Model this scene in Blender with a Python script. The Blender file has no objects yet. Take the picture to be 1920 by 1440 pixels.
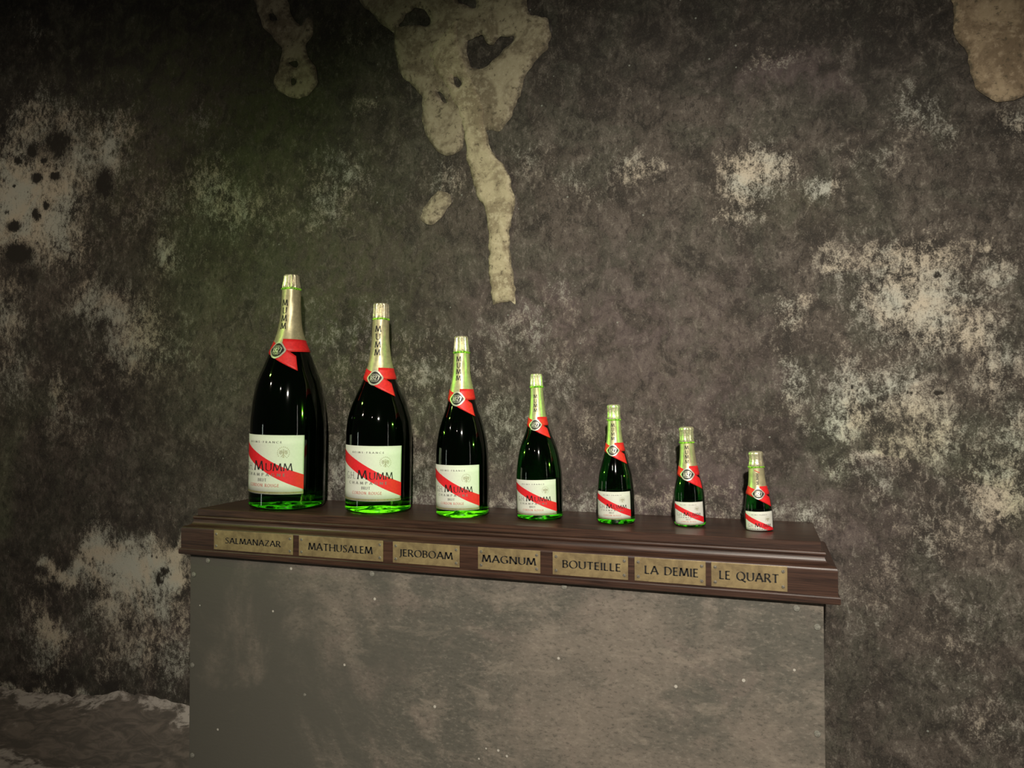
import bpy, bmesh, math, random
import numpy as np
from mathutils import Vector, Matrix
from mathutils.geometry import delaunay_2d_cdt

random.seed(7)
scene = bpy.context.scene
col = scene.collection
PI = math.pi

# ------------------------------------------------------------------ camera
F_PX = 1397.0
CAM = np.array([1.6704, -2.1971, 0.3342])
YAW, PITCH, ROLL = 0.32285, 0.02235, -0.00224
_f = np.array([-math.sin(YAW) * math.cos(PITCH), math.cos(YAW) * math.cos(PITCH), math.sin(PITCH)])
_r0 = np.array([math.cos(YAW), math.sin(YAW), 0.0])
_u0 = np.cross(_r0, _f)
RT = _r0 * math.cos(ROLL) + _u0 * math.sin(ROLL)
UP = _u0 * math.cos(ROLL) - _r0 * math.sin(ROLL)
FW = _f
cam_data = bpy.data.cameras.new('camera')
cam_data.sensor_width = 36.0
cam_data.lens = F_PX * 36.0 / 1920.0
cam_data.clip_start = 0.02
cam = bpy.data.objects.new('camera', cam_data)
m = Matrix.Identity(4)
for i in range(3):
    m[i][0], m[i][1], m[i][2], m[i][3] = RT[i], UP[i], -FW[i], CAM[i]
cam.matrix_world = m
col.objects.link(cam)
scene.camera = cam


def proj(P):
    d = np.asarray(P, float) - CAM
    z = d @ FW
    z = np.where(z < 0.05, 0.05, z)
    return 960 + F_PX * (d @ RT) / z, 720 - F_PX * (d @ UP) / z


def at(x, y, Y=None, Z=None):
    d = FW + RT * (x - 960) / F_PX + UP * (720 - y) / F_PX
    t = (Y - CAM[1]) / d[1] if Y is not None else (Z - CAM[2]) / d[2]
    return CAM + t * d


# ------------------------------------------------------------------ world, lights, exposure
world = bpy.data.worlds.new('cellar_air')
scene.world = world
world.use_nodes = True
world.node_tree.nodes['Background'].inputs[0].default_value = (0.55, 0.5, 0.42, 1)
world.node_tree.nodes['Background'].inputs[1].default_value = 0.03


def spot(name, loc, target, power, color, size, blend, radius):
    d = bpy.data.lights.new(name, 'SPOT')
    d.energy = power
    d.color = color
    d.spot_size = math.radians(size)
    d.spot_blend = blend
    d.shadow_soft_size = radius
    o = bpy.data.objects.new(name, d)
    o.location = loc
    v = Vector(target) - Vector(loc)
    o.rotation_euler = v.to_track_quat('-Z', 'Y').to_euler()
    col.objects.link(o)
    return o


spot('ceiling_spotlight', (1.95, -3.05, 1.50), (1.42, -0.1, -0.03), 430, (1.0, 0.92, 0.80), 66, 1.0, 0.045)
spot('far_ceiling_lamp', (0.6, -3.6, 1.75), (0.9, 0, 0.2), 7, (1.0, 0.9, 0.75), 100, 1.0, 0.04)
spot('left_wall_fill', (-1.2, -2.4, 1.5), (-0.95, 0, 0.25), 58, (1.0, 0.87, 0.68), 80, 1.0, 0.05)  # unseen fill added to lift the left wall
spot('green_fill_over_left_bottles', (-0.65, -1.0, 1.15), (0.75, 0.0, 0.35), 9, (0.50, 1.0, 0.14), 100, 1.0, 0.03)  # unseen green fill added for the wash on the left wall
spot('green_fill_far_left', (-3.6, -1.25, 1.3), (1.66, -0.16, 0.21), 380, (0.25, 1.0, 0.04), 5.2, 1.0, 0.03)  # added green beam on the right-hand caps, replaces light filtered through bottles
spot('green_fill_far_right', (5.6, -1.4, 1.0), (0.45, -0.2, 0.16), 330, (0.25, 1.0, 0.04), 9, 1.0, 0.03)  # added green beam for the right label edges of the tall bottles


def streak_light(name, loc, target, power, color, w, hgt):  # unseen upright strip, added for its streak in the glass
    d = bpy.data.lights.new(name, 'AREA')
    d.shape = 'RECTANGLE'
    d.size, d.size_y = w, hgt
    d.energy = power
    d.color = color
    o = bpy.data.objects.new(name, d)
    o.location = loc
    v = Vector(target) - Vector(loc)
    v.z = 0
    o.rotation_euler = v.to_track_quat('-Z', 'Z').to_euler()
    o.rotation_euler = (PI / 2, 0, math.atan2(-v.x, v.y))
    col.objects.link(o)


streak_light('streak_light_right', (4.6, -2.6, 0.5), (0.9, -0.1, 0.3), 2.0, (1.0, 0.95, 0.85), 0.06, 1.5)  # added for the thin streak down the right of the bottles
streak_light('streak_light_left', (-2.6, -2.9, -0.1), (0.9, -0.1, 0.3), 2.5, (0.9, 1.0, 0.9), 0.16, 0.9)  # added strip in place of a lit doorway mirrored in the glass

vs = scene.view_settings
vs.view_transform = 'Standard'
vs.look = 'None'
vs.gamma = 1.0
vs.use_curve_mapping = False
vs.exposure = 0.13
cy = scene.cycles
cy.max_bounces = 8
cy.diffuse_bounces = 2
cy.glossy_bounces = 3
cy.transmission_bounces = 6


# ------------------------------------------------------------------ helpers
def tag(o, label=None, cat=None, group=None, kind=None):
    if label: o['label'] = label
    if cat: o['category'] = cat
    if group: o['group'] = group
    if kind: o['kind'] = kind
    return o


def mesh_obj(name, verts, faces, mat, parent=None, smooth=False, label=None, kind=None):
    me = bpy.data.meshes.new(name)
    me.from_pydata([tuple(v) for v in verts], [], faces)
    me.validate()
    me.update()
    if smooth:
        me.polygons.foreach_set('use_smooth', [True] * len(me.polygons))
    o = bpy.data.objects.new(name, me)
    if mat: me.materials.append(mat)
    col.objects.link(o)
    if parent is not None: o.parent = parent
    if label: o['label'] = label
    if kind: o['kind'] = kind
    return o


def empty(name, loc, parent=None):
    o = bpy.data.objects.new(name, None)
    o.location = loc
    o.empty_display_size = 0.05
    col.objects.link(o)
    if parent is not None: o.parent = parent
    return o


class MB:
    def __init__(s):
        s.v, s.f = [], []

    def quad_strip(s, a, b):
        n = len(s.v)
        s.v += [tuple(p) for p in a] + [tuple(p) for p in b]
        k = len(a)
        s.f += [(n + i, n + i + 1, n + k + i + 1, n + k + i) for i in range(k - 1)]

    def box(s, x0, x1, y0, y1, z0, z1):
        n = len(s.v)
        s.v += [(x, y, z) for x in (x0, x1) for y in (y0, y1) for z in (z0, z1)]
        s.f += [tuple(n + i for i in q) for q in ((0, 1, 3, 2), (4, 6, 7, 5), (0, 4, 5, 1), (2, 3, 7, 6), (0, 2, 6, 4), (1, 5, 7, 3))]


def bevel(o, w, seg=2):
    b = o.modifiers.new('bevel', 'BEVEL')
    b.width = w
    b.segments = seg
    b.limit_method = 'ANGLE'
    return o


# ------------------------------------------------------------------ materials
class NT:
    def __init__(s, name):
        s.mat = bpy.data.materials.new(name)
        s.mat.use_nodes = True
        s.t = s.mat.node_tree
        s.b = s.t.nodes['Principled BSDF']

    def n(s, typ, **kw):
        nd = s.t.nodes.new(typ)
        for k, v in kw.items():
            if k.startswith('i_'):
                nd.inputs[k[2:].replace('_', ' ')].default_value = v
            else:
                setattr(nd, k, v)
        return nd

    def l(s, a, b):
        s.t.links.new(a, b)

    def noise(s, vec, scale, detail=6, rough=0.6, dist=0.0):
        nd = s.n('ShaderNodeTexNoise')
        nd.inputs['Scale'].default_value = scale
        nd.inputs['Detail'].default_value = detail
        nd.inputs['Roughness'].default_value = rough
        nd.inputs['Distortion'].default_value = dist
        if vec is not None: s.l(vec, nd.inputs['Vector'])
        return nd.outputs['Fac']

    def math(s, op, a, b=None, c=None, clamp=False):
        nd = s.n('ShaderNodeMath', operation=op)
        nd.use_clamp = clamp
        for i, x in enumerate((a, b, c)):
            if x is None: continue
            if isinstance(x, (int, float)):
                nd.inputs[i].default_value = x
            else:
                s.l(x, nd.inputs[i])
        return nd.outputs[0]

    def rng(s, v, a, b, c=0.0, d=1.0):
        nd = s.n('ShaderNodeMapRange')
        nd.interpolation_type = 'SMOOTHSTEP'
        s.l(v, nd.inputs[0])
        for i, x in zip((1, 2, 3, 4), (a, b, c, d)): nd.inputs[i].default_value = x
        return nd.outputs[0]

    def mix(s, fac, a, b, blend='MIX'):
        nd = s.n('ShaderNodeMix', data_type='RGBA', blend_type=blend)
        if isinstance(fac, (int, float)): nd.inputs[0].default_value = fac
        else: s.l(fac, nd.inputs[0])
        for k, x in ((6, a), (7, b)):
            if isinstance(x, tuple): nd.inputs[k].default_value = (*x, 1)
            else: s.l(x, nd.inputs[k])
        return nd.outputs[2]

    def attr(s, name):
        nd = s.n('ShaderNodeAttribute')
        nd.attribute_name = name
        return nd.outputs['Fac']

    def coord(s, scale=(1, 1, 1)):
        tc = s.n('ShaderNodeTexCoord')
        mp = s.n('ShaderNodeMapping')
        mp.inputs['Scale'].default_value = scale
        s.l(tc.outputs['Object'], mp.inputs['Vector'])
        return mp.outputs['Vector']

    def bump(s, h, strength, dist):
        nd = s.n('ShaderNodeBump')
        nd.inputs['Strength'].default_value = strength
        nd.inputs['Distance'].default_value = dist
        s.l(h, nd.inputs['Height'])
        s.l(nd.outputs[0], s.b.inputs['Normal'])

    def set(s, **kw):
        for k, v in kw.items():
            k = k.replace('_', ' ')
            s.b.inputs[k].default_value = v if not (isinstance(v, tuple) and len(v) == 3) else (*v, 1)
        return s


def simple(name, color, rough=0.5, metal=0.0, var=0.12, scale=60, bump=0.0, **kw):
    t = NT(name)
    t.set(Roughness=rough, Metallic=metal, **kw)
    v = t.coord()
    n = t.noise(v, scale, 5)
    c2 = tuple(c * (1 - var * 1.6) for c in color)
    c1 = tuple(min(1, c * (1 + var)) for c in color)
    t.l(t.mix(t.rng(n, 0.3, 0.7), c2, c1), t.b.inputs['Base Color'])
    if bump: t.bump(n, bump, 0.002)
    return t.mat


# wall: dark plaster, darker towards the top, pale bloom where the mask says, green and mauve tints
def wall_material():
    t = NT('mouldy_plaster')
    v = t.coord()
    L, G, P, D = t.attr('pale'), t.attr('green'), t.attr('mauve'), t.attr('dark')
    big = t.noise(v, 3.2, 6, 0.62, 0.4)
    hue = t.noise(v, 4.7, 5, 0.6, 0.8)
    mid = t.noise(v, 13, 6, 0.68, 0.5)
    fine = t.noise(t.coord((1, 1, 0.62)), 66, 5, 0.72, 0.5)
    grain = t.noise(v, 240, 4, 0.7)
    base = t.mix(t.rng(big, 0.40, 0.60), (0.046, 0.037, 0.029), (0.094, 0.077, 0.062))
    base = t.mix(t.rng(hue, 0.46, 0.60, 0, 0.7), base, (0.076, 0.074, 0.054))
    base = t.mix(t.rng(mid, 0.50, 0.64, 0, 0.6), base, (0.150, 0.128, 0.106))
    base = t.mix(t.rng(mid, 0.47, 0.36, 0, 0.75), base, (0.026, 0.022, 0.017))
    base = t.mix(t.rng(fine, 0.53, 0.66, 0, 0.60), base, (0.200, 0.175, 0.145))
    base = t.mix(t.rng(fine, 0.47, 0.37, 0, 0.75), base, (0.022, 0.018, 0.014))
    base = t.mix(t.rng(grain, 0.54, 0.70, 0, 0.55), base, (0.210, 0.190, 0.160))
    base = t.mix(t.rng(grain, 0.46, 0.32, 0, 0.6), base, (0.024, 0.020, 0.016))
    base = t.mix(t.math('MULTIPLY', G, t.rng(mid, 0.42, 0.58, 0.2, 0.75)), base, (0.058, 0.072, 0.022))
    base = t.mix(t.math('MULTIPLY', P, t.rng(mid, 0.42, 0.58, 0.15, 0.65)), base, (0.150, 0.106, 0.110))
    base = t.mix(t.math('MULTIPLY', D, t.rng(mid, 0.44, 0.58, 0.95, 0.5)), base, (0.013, 0.010, 0.008))
    # pale bloom broken up by three scales of noise
    s = t.math('MULTIPLY', t.math('SUBTRACT', mid, 0.5), 1.6)
    s = t.math('MULTIPLY_ADD', t.math('SUBTRACT', fine, 0.5), 2.7, s)
    s = t.math('MULTIPLY_ADD', t.math('SUBTRACT', grain, 0.5), 1.9, s)
    s = t.math('MULTIPLY_ADD', s, t.math('MULTIPLY_ADD', L, 0.5, 0.50), L)
    pale_fac = t.rng(s, 0.16, 0.98, 0, 0.95)
    pale_col = t.mix(t.rng(hue, 0.38, 0.60), (0.56, 0.49, 0.38), (0.50, 0.50, 0.43))
    c = t.mix(pale_fac, base, pale_col)
    c = t.mix(t.rng(t.math('MULTIPLY_ADD', t.math('SUBTRACT', fine, 0.5), 2.0, t.attr('pit')), 0.25, 0.6), c, (0.020, 0.016, 0.011))
    # tiny lime flecks
    vo = t.n('ShaderNodeTexVoronoi')
    vo.inputs['Scale'].default_value = 26
    t.l(v, vo.inputs['Vector'])
    wn = t.n('ShaderNodeSeparateColor')
    t.l(vo.outputs['Color'], wn.inputs[0])
    fleck = t.math('MULTIPLY', t.math('LESS_THAN', vo.outputs['Distance'], 0.075), t.math('GREATER_THAN', wn.outputs[0], 0.86))
    c = t.mix(t.math('MULTIPLY', fleck, 0.6), c, (0.34, 0.36, 0.31))
    # dark pits
    vo2 = t.n('ShaderNodeTexVoronoi')
    vo2.inputs['Scale'].default_value = 15
    t.l(v, vo2.inputs['Vector'])
    pit = t.rng(t.math('ADD', vo2.outputs['Distance'], t.math('MULTIPLY', fine, 0.25)), 0.17, 0.24, 1, 0)
    c = t.mix(t.math('MULTIPLY', pit, t.math('MULTIPLY', L, 0.9)), c, (0.03, 0.025, 0.018))
    t.l(c, t.b.inputs['Base Color'])
    t.set(Roughness=0.85)
    h = t.math('MULTIPLY_ADD', fine, 0.6, t.math('MULTIPLY', grain, 0.35))
    t.bump(h, 0.55, 0.006)
    return t.mat


def patch_material(name, k):
    t = NT(name)
    v = t.coord()
    a = t.noise(v, 9, 8, 0.65, 0.6)
    b = t.noise(v, 60, 6, 0.7)
    e = t.noise(v, 300, 3)
    c = t.mix(t.rng(a, 0.42, 0.58), tuple(a_ * b_ for a_, b_ in zip((0.220, 0.182, 0.118), k)), tuple(a_ * b_ for a_, b_ in zip((0.400, 0.350, 0.235), k)))
    c = t.mix(t.rng(b, 0.5, 0.66, 0, 0.6), c, tuple(a_ * b_ for a_, b_ in zip((0.50, 0.45, 0.32), k)))
    c = t.mix(t.rng(b, 0.44, 0.34, 0, 0.75), c, (0.100, 0.082, 0.052))
    w = t.math('MULTIPLY_ADD', t.math('SUBTRACT', b, 0.5), 1.5, t.attr('rim'))
    c = t.mix(t.rng(w, 0.26, -0.05, 0, 0.7), c, (0.110, 0.092, 0.064))
    t.l(c, t.b.inputs['Base Color'])
    t.set(Roughness=0.9)
    t.bump(t.math('MULTIPLY_ADD', b, 0.6, t.math('MULTIPLY_ADD', e, 0.3, a)), 0.5, 0.006)
    return t.mat


def wood_material():
    t = NT('dark_stained_mahogany')
    v = t.coord((1.0, 9, 26))
    a = t.noise(v, 4.0, 8, 0.6, 1.2)
    b = t.noise(t.coord((6, 60, 260)), 3.0, 4, 0.6, 0.3)
    c = t.mix(t.rng(a, 0.3, 0.7), (0.026, 0.0115, 0.0075), (0.080, 0.038, 0.024))
    c = t.mix(t.rng(b, 0.5, 0.75, 0, 0.6), c, (0.012, 0.007, 0.005))
    t.l(c, t.b.inputs['Base Color'])
    t.set(Roughness=0.42, Coat_Weight=0.15, Coat_Roughness=0.22)
    t.bump(b, 0.15, 0.001)
    return t.mat


def brass_material():
    t = NT('aged_brass')
    v = t.coord()
    a = t.noise(v, 22, 8, 0.65, 0.5)
    b = t.noise(t.coord((30, 30, 400)), 3, 4)
    c = t.mix(t.rng(a, 0.3, 0.7), (0.20, 0.145, 0.075), (0.40, 0.305, 0.150))
    c = t.mix(t.rng(b, 0.5, 0.8, 0, 0.4), c, (0.50, 0.40, 0.21))
    t.l(c, t.b.inputs['Base Color'])
    t.set(Metallic=0.35, Roughness=0.5)
    t.bump(b, 0.08, 0.001)
    return t.mat


def board_material():
    t = NT('grey_painted_board')
    v = t.coord()
    a = t.noise(v, 2.2, 9, 0.62, 0.8)
    b = t.noise(t.coord((1, 1, 2.2)), 11, 9, 0.7, 0.6)
    e = t.noise(t.coord((1, 1, 1.8)), 75, 6, 0.72)
    k = t.noise(v, 6, 5, 0.6, 1.0)
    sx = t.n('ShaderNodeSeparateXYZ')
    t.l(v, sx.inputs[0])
    x_fade = t.rng(t.math('MULTIPLY_ADD', t.math('SUBTRACT', a, 0.5), 2.5, sx.outputs[0]), -0.75, -0.15)
    c = t.mix(t.rng(a, 0.42, 0.60), (0.110, 0.103, 0.085), (0.195, 0.166, 0.136))
    c = t.mix(t.rng(k, 0.52, 0.66, 0, 0.5), c, (0.215, 0.172, 0.145))
    c = t.mix(t.rng(b, 0.50, 0.66, 0, 0.55), c, (0.275, 0.235, 0.190))
    c = t.mix(t.rng(b, 0.46, 0.34, 0, 0.45), c, (0.085, 0.080, 0.066))
    c = t.mix(t.rng(e, 0.53, 0.68, 0, 0.5), c, (0.310, 0.275, 0.228))
    c = t.mix(t.rng(e, 0.46, 0.36, 0, 0.55), c, (0.055, 0.052, 0.042))
    c = t.mix(x_fade, (0.098, 0.093, 0.077), c)  # mottled coat fades to an even dark grey towards the left
    vo = t.n('ShaderNodeTexVoronoi')
    vo.inputs['Scale'].default_value = 15
    t.l(v, vo.inputs['Vector'])
    wn = t.n('ShaderNodeSeparateColor')
    t.l(vo.outputs['Color'], wn.inputs[0])
    fleck = t.math('MULTIPLY', t.math('LESS_THAN', vo.outputs['Distance'], 0.06), t.math('GREATER_THAN', wn.outputs[0], 0.45))
    c = t.mix(t.math('MULTIPLY', fleck, 0.9), c, (0.55, 0.52, 0.46))
    t.l(c, t.b.inputs['Base Color'])
    t.set(Roughness=0.75)
    t.bump(t.math('MULTIPLY_ADD', e, 0.5, b), 0.25, 0.003)
    return t.mat


def floor_material():
    t = NT('damp_cellar_floor')
    v = t.coord()
    a = t.noise(v, 3, 8, 0.6, 1.0)
    b = t.noise(v, 40, 6, 0.7)
    W = t.attr('bloom')
    e = t.noise(t.coord((1, 2.2, 1)), 11, 7, 0.65, 1.2)
    s = t.math('MULTIPLY_ADD', t.math('SUBTRACT', a, 0.5), 1.6, W)
    s = t.math('MULTIPLY_ADD', t.math('SUBTRACT', e, 0.5), 1.7, s)
    s = t.math('MULTIPLY_ADD', t.math('SUBTRACT', b, 0.5), 1.2, s)
    c = t.mix(t.rng(e, 0.38, 0.66), (0.10, 0.088, 0.075), (0.19, 0.16, 0.135))
    c = t.mix(t.rng(s, 0.35, 0.80), c, (0.46, 0.42, 0.38))
    t.l(c, t.b.inputs['Base Color'])
    t.set(Roughness=0.7)
    t.bump(t.math('MULTIPLY_ADD', b, 0.5, a), 0.5, 0.008)
    return t.mat


def glass_material(name, k):
    t = NT(name)
    v = t.coord()
    n = t.noise(v, 6, 2)
    t.l(t.mix(t.rng(n, 0.3, 0.7), (0.0030 * k, 0.042 * k, 0.0050 * k), (0.0045 * k, 0.060 * k, 0.0070 * k)), t.b.inputs['Base Color'])
    t.set(Roughness=0.05, IOR=1.5, Transmission_Weight=1.0)
    return t.mat


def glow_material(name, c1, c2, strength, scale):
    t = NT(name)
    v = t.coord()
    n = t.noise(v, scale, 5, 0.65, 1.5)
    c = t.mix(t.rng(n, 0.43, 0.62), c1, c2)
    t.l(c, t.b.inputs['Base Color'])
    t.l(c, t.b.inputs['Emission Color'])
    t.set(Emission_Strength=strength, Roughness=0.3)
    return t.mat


M = dict(
    glow_blocker=simple('dark_blocker', (0.004, 0.02, 0.005), 0.8, 0, 0.2, 20),
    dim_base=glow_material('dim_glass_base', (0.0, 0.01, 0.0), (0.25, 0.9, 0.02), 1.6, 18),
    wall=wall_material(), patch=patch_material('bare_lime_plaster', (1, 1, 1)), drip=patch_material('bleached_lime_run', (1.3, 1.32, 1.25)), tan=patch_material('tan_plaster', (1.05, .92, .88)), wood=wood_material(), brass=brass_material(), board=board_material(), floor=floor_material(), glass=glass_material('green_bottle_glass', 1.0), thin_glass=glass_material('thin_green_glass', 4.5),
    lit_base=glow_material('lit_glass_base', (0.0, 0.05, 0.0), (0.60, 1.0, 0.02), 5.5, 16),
    glow_wire=glow_material('glowing_wire', (0.05, 0.20, 0.01), (0.45, 0.95, 0.05), 0.26, 140),
    foil=simple('champagne_gold_foil', (0.62, 0.56, 0.33), 0.40, 0.45, 0.10, 90, 0.10),
    cap=simple('crimped_pale_foil', (0.80, 0.74, 0.50), 0.30, 0.55, 0.18, 220, 0.45),
    red=simple('red_ribbon_satin', (0.88, 0.022, 0.026), 0.5, 0, 0.08, 120),
    paper=simple('white_label_paper', (0.78, 0.79, 0.71), 0.6, 0, 0.02, 150),
    sash=simple('red_sash_print', (0.86, 0.016, 0.026), 0.5, 0, 0.04, 150),
    black=simple('black_print', (0.012, 0.011, 0.010), 0.5, 0, 0.1, 200),
    grey=simple('grey_print', (0.19, 0.19, 0.17), 0.6, 0, 0.1, 200),
    redink=simple('faded_red_print', (0.60, 0.22, 0.17), 0.6, 0, 0.1, 200),
    gold=simple('dull_gold_print', (0.36, 0.32, 0.17), 0.5, 0.3, 0.15, 200),
    cream=simple('pale_gold_print', (0.50, 0.48, 0.34), 0.5, 0.2, 0.15, 200),
    silver=simple('pale_silver_print', (0.62, 0.60, 0.50), 0.4, 0.4, 0.1, 200),
    screw=simple('worn_steel_screw', (0.42, 0.38, 0.31), 0.4, 0.6, 0.25, 300),
    slot=simple('dark_screw_slot', (0.03, 0.026, 0.02), 0.7, 0, 0.1, 300),
    nail=simple('painted_screw_head', (0.24, 0.235, 0.20), 0.7, 0, 0.25, 250, 0.2),
)

# ------------------------------------------------------------------ the setting
FLOOR_Z = -0.87
PALE = [(215, 285, 22, 40, .7), (120, 250, 30, 40, .6), (85, 420, 50, 50, .6), (120, 470, 40, 50, .45), (170, 340, 40, 40, .4), (440, 395, 60, 40, .35), (60, 60, 16, 30, .3), (20, 1300, 60, 8, .6), (160, 1308, 60, 8, .6), (310, 1328, 40, 10, .6), (40, 375, 95, 85, 1.0), (60, 230, 40, 55, .55), (135, 310, 55, 45, .55), (20, 450, 70, 40, .5), (205, 270, 50, 60, .5), (300, 385, 70, 60, .32),
        (395, 360, 45, 60, .42), (380, 235, 22, 30, .3), (310, 490, 26, 28, .7), (190, 575, 60, 45, .55), (240, 625, 55, 60, .6), (15, 590, 40, 60, .5),
        (20, 700, 45, 60, .38), (110, 745, 25, 45, .35), (140, 800, 70, 40, .22), (250, 690, 60, 50, .25), (310, 660, 60, 60, .25),
        (255, 1068, 85, 42, 1.25), (180, 1035, 20, 45, .9), (330, 1060, 26, 45, 1.2), (280, 1015, 12, 22, .7), (93, 1066, 20, 14, .8), (140, 1080, 24, 20, .9), (100, 1190, 32, 34, .85),
        (60, 1150, 36, 45, .45), (200, 1130, 30, 50, .55), (290, 1150, 70, 50, .5), (250, 1215, 70, 55, .4), (325, 1230, 35, 60, .4), (90, 1240, 40, 40, .35),
        (600, 370, 45, 60, .38), (650, 330, 35, 60, .32), (490, 395, 50, 50, .25), (660, 640, 110, 60, .22), (690, 200, 30, 20, .3), (660, 75, 25, 20, .25),
        (850, 330, 40, 40, .3), (640, 800, 40, 120, .25), (790, 700, 70, 90, .25), (780, 880, 40, 70, .35), (640, 900, 25, 40, .45), (940, 800, 70, 80, .3), (900, 690, 40, 60, .25),
        (970, 610, 60, 45, .3), (1050, 690, 45, 50, .3), (1240, 830, 120, 60, .2), (1100, 940, 300, 22, .36), (700, 930, 200, 18, .36), (1420, 960, 120, 22, .35), (1090, 820, 30, 60, .25),
        (1195, 320, 45, 28, .45), (1410, 330, 48, 45, .72), (1470, 320, 36, 30, .55), (1545, 362, 40, 22, .6), (1380, 400, 50, 22, .4), (1090, 345, 40, 35, .25),
        (1000, 300, 30, 30, .3), (1060, 560, 30, 40, .2), (1640, 300, 80, 40, .2), (1720, 205, 45, 55, .3), (1450, 110, 50, 25, .25), (1780, 260, 25, 30, .3),
        (1720, 560, 110, 80, .72), (1650, 475, 60, 40, .42), (1560, 485, 38, 32, .5), (1740, 480, 60, 30, .45), (1830, 605, 60, 40, .6), (1480, 580, 40, 28, .42), (1480, 600, 30, 20, .3),
        (1585, 740, 45, 65, .55), (1485, 720, 28, 60, .5), (1570, 805, 60, 22, .6), (1700, 730, 80, 60, .5), (1750, 820, 90, 70, .48), (1870, 690, 55, 60, .45),
        (1870, 930, 55, 80, .6), (1620, 862, 70, 12, .5), (1570, 880, 25, 14, .4), (1890, 510, 40, 40, .5), (1840, 470, 40, 30, .4), (1900, 800, 40, 60, .4), (1660, 900, 40, 90, .25),
        (1530, 975, 25, 20, .5), (1640, 1100, 60, 90, .22), (1750, 1000, 60, 60, .3), (1800, 1200, 80, 100, .2), (1850, 1350, 60, 60, .25), (1905, 230, 30, 25, .5)]
DARK = [(1250, 110, 330, 130, .45), (1680, 130, 260, 170, .5), (1480, -60, 500, 140, .6), (250, -20, 350, 150, .7), (15, 255, 38, 62, 1.1), (130, 110, 190, 110, .8), (100, 480, 30, 30, .4), (30, 525, 45, 40, .6), (1300, 60, 320, 100, .5), (1650, 190, 150, 120, .4), (1230, 470, 180, 90, .2),
        (650, 130, 60, 150, .35), (270, 930, 200, 130, .45), (60, 1000, 80, 120, .5), (60, 1280, 120, 50, .8), (250, 1290, 130, 40, .7), (230, 750, 90, 70, .4), (1850, 745, 30, 30, .55),
        (1480, 850, 60, 25, .4), (1820, 700, 30, 40, .4), (1650, 1300, 120, 150, .35), (110, 1120, 60, 35, .7), (245, 1135, 20, 20, .7), (120, 630, 60, 40, .4), (1420, 530, 60, 40, .2),
        (780, 520, 60, 120, .25), (900, 470, 40, 60, .2), (1640, 790, 30, 30, .3)]
GREEN = [(330, 120, 200, 120, .9), (640, 640, 160, 140, .6), (450, 180, 260, 190, .85), (330, 350, 160, 120, .5), (600, 520, 230, 220, .6), (700, 700, 220, 160, .45), (400, 520, 60, 30, .3), (1500, 380, 120, 40, .25), (780, 880, 60, 60, .3)]
MAUVE = [(1480, 140, 130, 45, .8), (1000, 590, 140, 70, .7), (1180, 620, 220, 160, .5), (1250, 930, 280, 60, .9), (230, 640, 40, 30, .4), (640, 920, 40, 40, .7), (800, 930, 60, 25, .6), (1350, 760, 160, 120, .45),
         (90, 1180, 60, 70, .5), (330, 1200, 50, 100, .4), (1600, 1000, 80, 80, .4)]


PITS = [(61, 281, 9, 8, 1), (35, 302, 7, 6, 1), (82, 299, 6, 6, .9), (71, 335, 10, 11, 1), (104, 332, 8, 9, 1), (69, 405, 8, 12, 1), (26, 426, 11, 10, 1.1), (31, 476, 26, 18, 1), (90, 384, 7, 7, .8), (14, 403, 5, 5, .8), (31, 344, 4, 4, .8),
        (195, 345, 18, 28, .8), (110, 270, 26, 30, .8), (1755, 515, 7, 5, .8), (1705, 735, 5, 5, .8), (1760, 733, 8, 5, .8), (1595, 725, 6, 6, .6), (210, 1077, 6, 5, .6), (300, 1085, 8, 14, .8), (310, 1070, 8, 10, .7), (60, 515, 14, 10, .6)]


def blob_field(px, py, blobs):
    out = np.zeros_like(px)
    for cx, cy, rx, ry, s in blobs:
        d = ((px - cx) / rx) ** 2 + ((py - cy) / ry) ** 2
        out = np.maximum(out, s * np.exp(-0.8 * d)) + 0.25 * np.minimum(out, s * np.exp(-0.8 * d))
    return out


def smooth_noise(X, Z, cell, seed):
    rng = np.random.RandomState(seed)
    g = rng.rand(80, 80)
    u, v = (X + 4) / cell, (Z + 4) / cell
    i, j = np.floor(u).astype(int), np.floor(v).astype(int)
    fu, fv = u - i, v - j
    fu, fv = fu * fu * (3 - 2 * fu), fv * fv * (3 - 2 * fv)
    a, b, c, d = g[i % 80, j % 80], g[(i + 1) % 80, j % 80], g[i % 80, (j + 1) % 80], g[(i + 1) % 80, (j + 1) % 80]
    return (a * (1 - fu) + b * fu) * (1 - fv) + (c * (1 - fu) + d * fu) * fv


def add_attr(me, name, vals):
    a = me.attributes.new(name, 'FLOAT', 'POINT')
    a.data.foreach_set('value', np.asarray(vals, np.float32).ravel())


def grid_faces(nu, nv):
    i, j = np.meshgrid(np.arange(nu - 1), np.arange(nv - 1), indexing='ij')
    a = i * nv + j
    return np.stack([a, a + nv, a + nv + 1, a + 1], -1).reshape(-1, 4).tolist()


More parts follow.
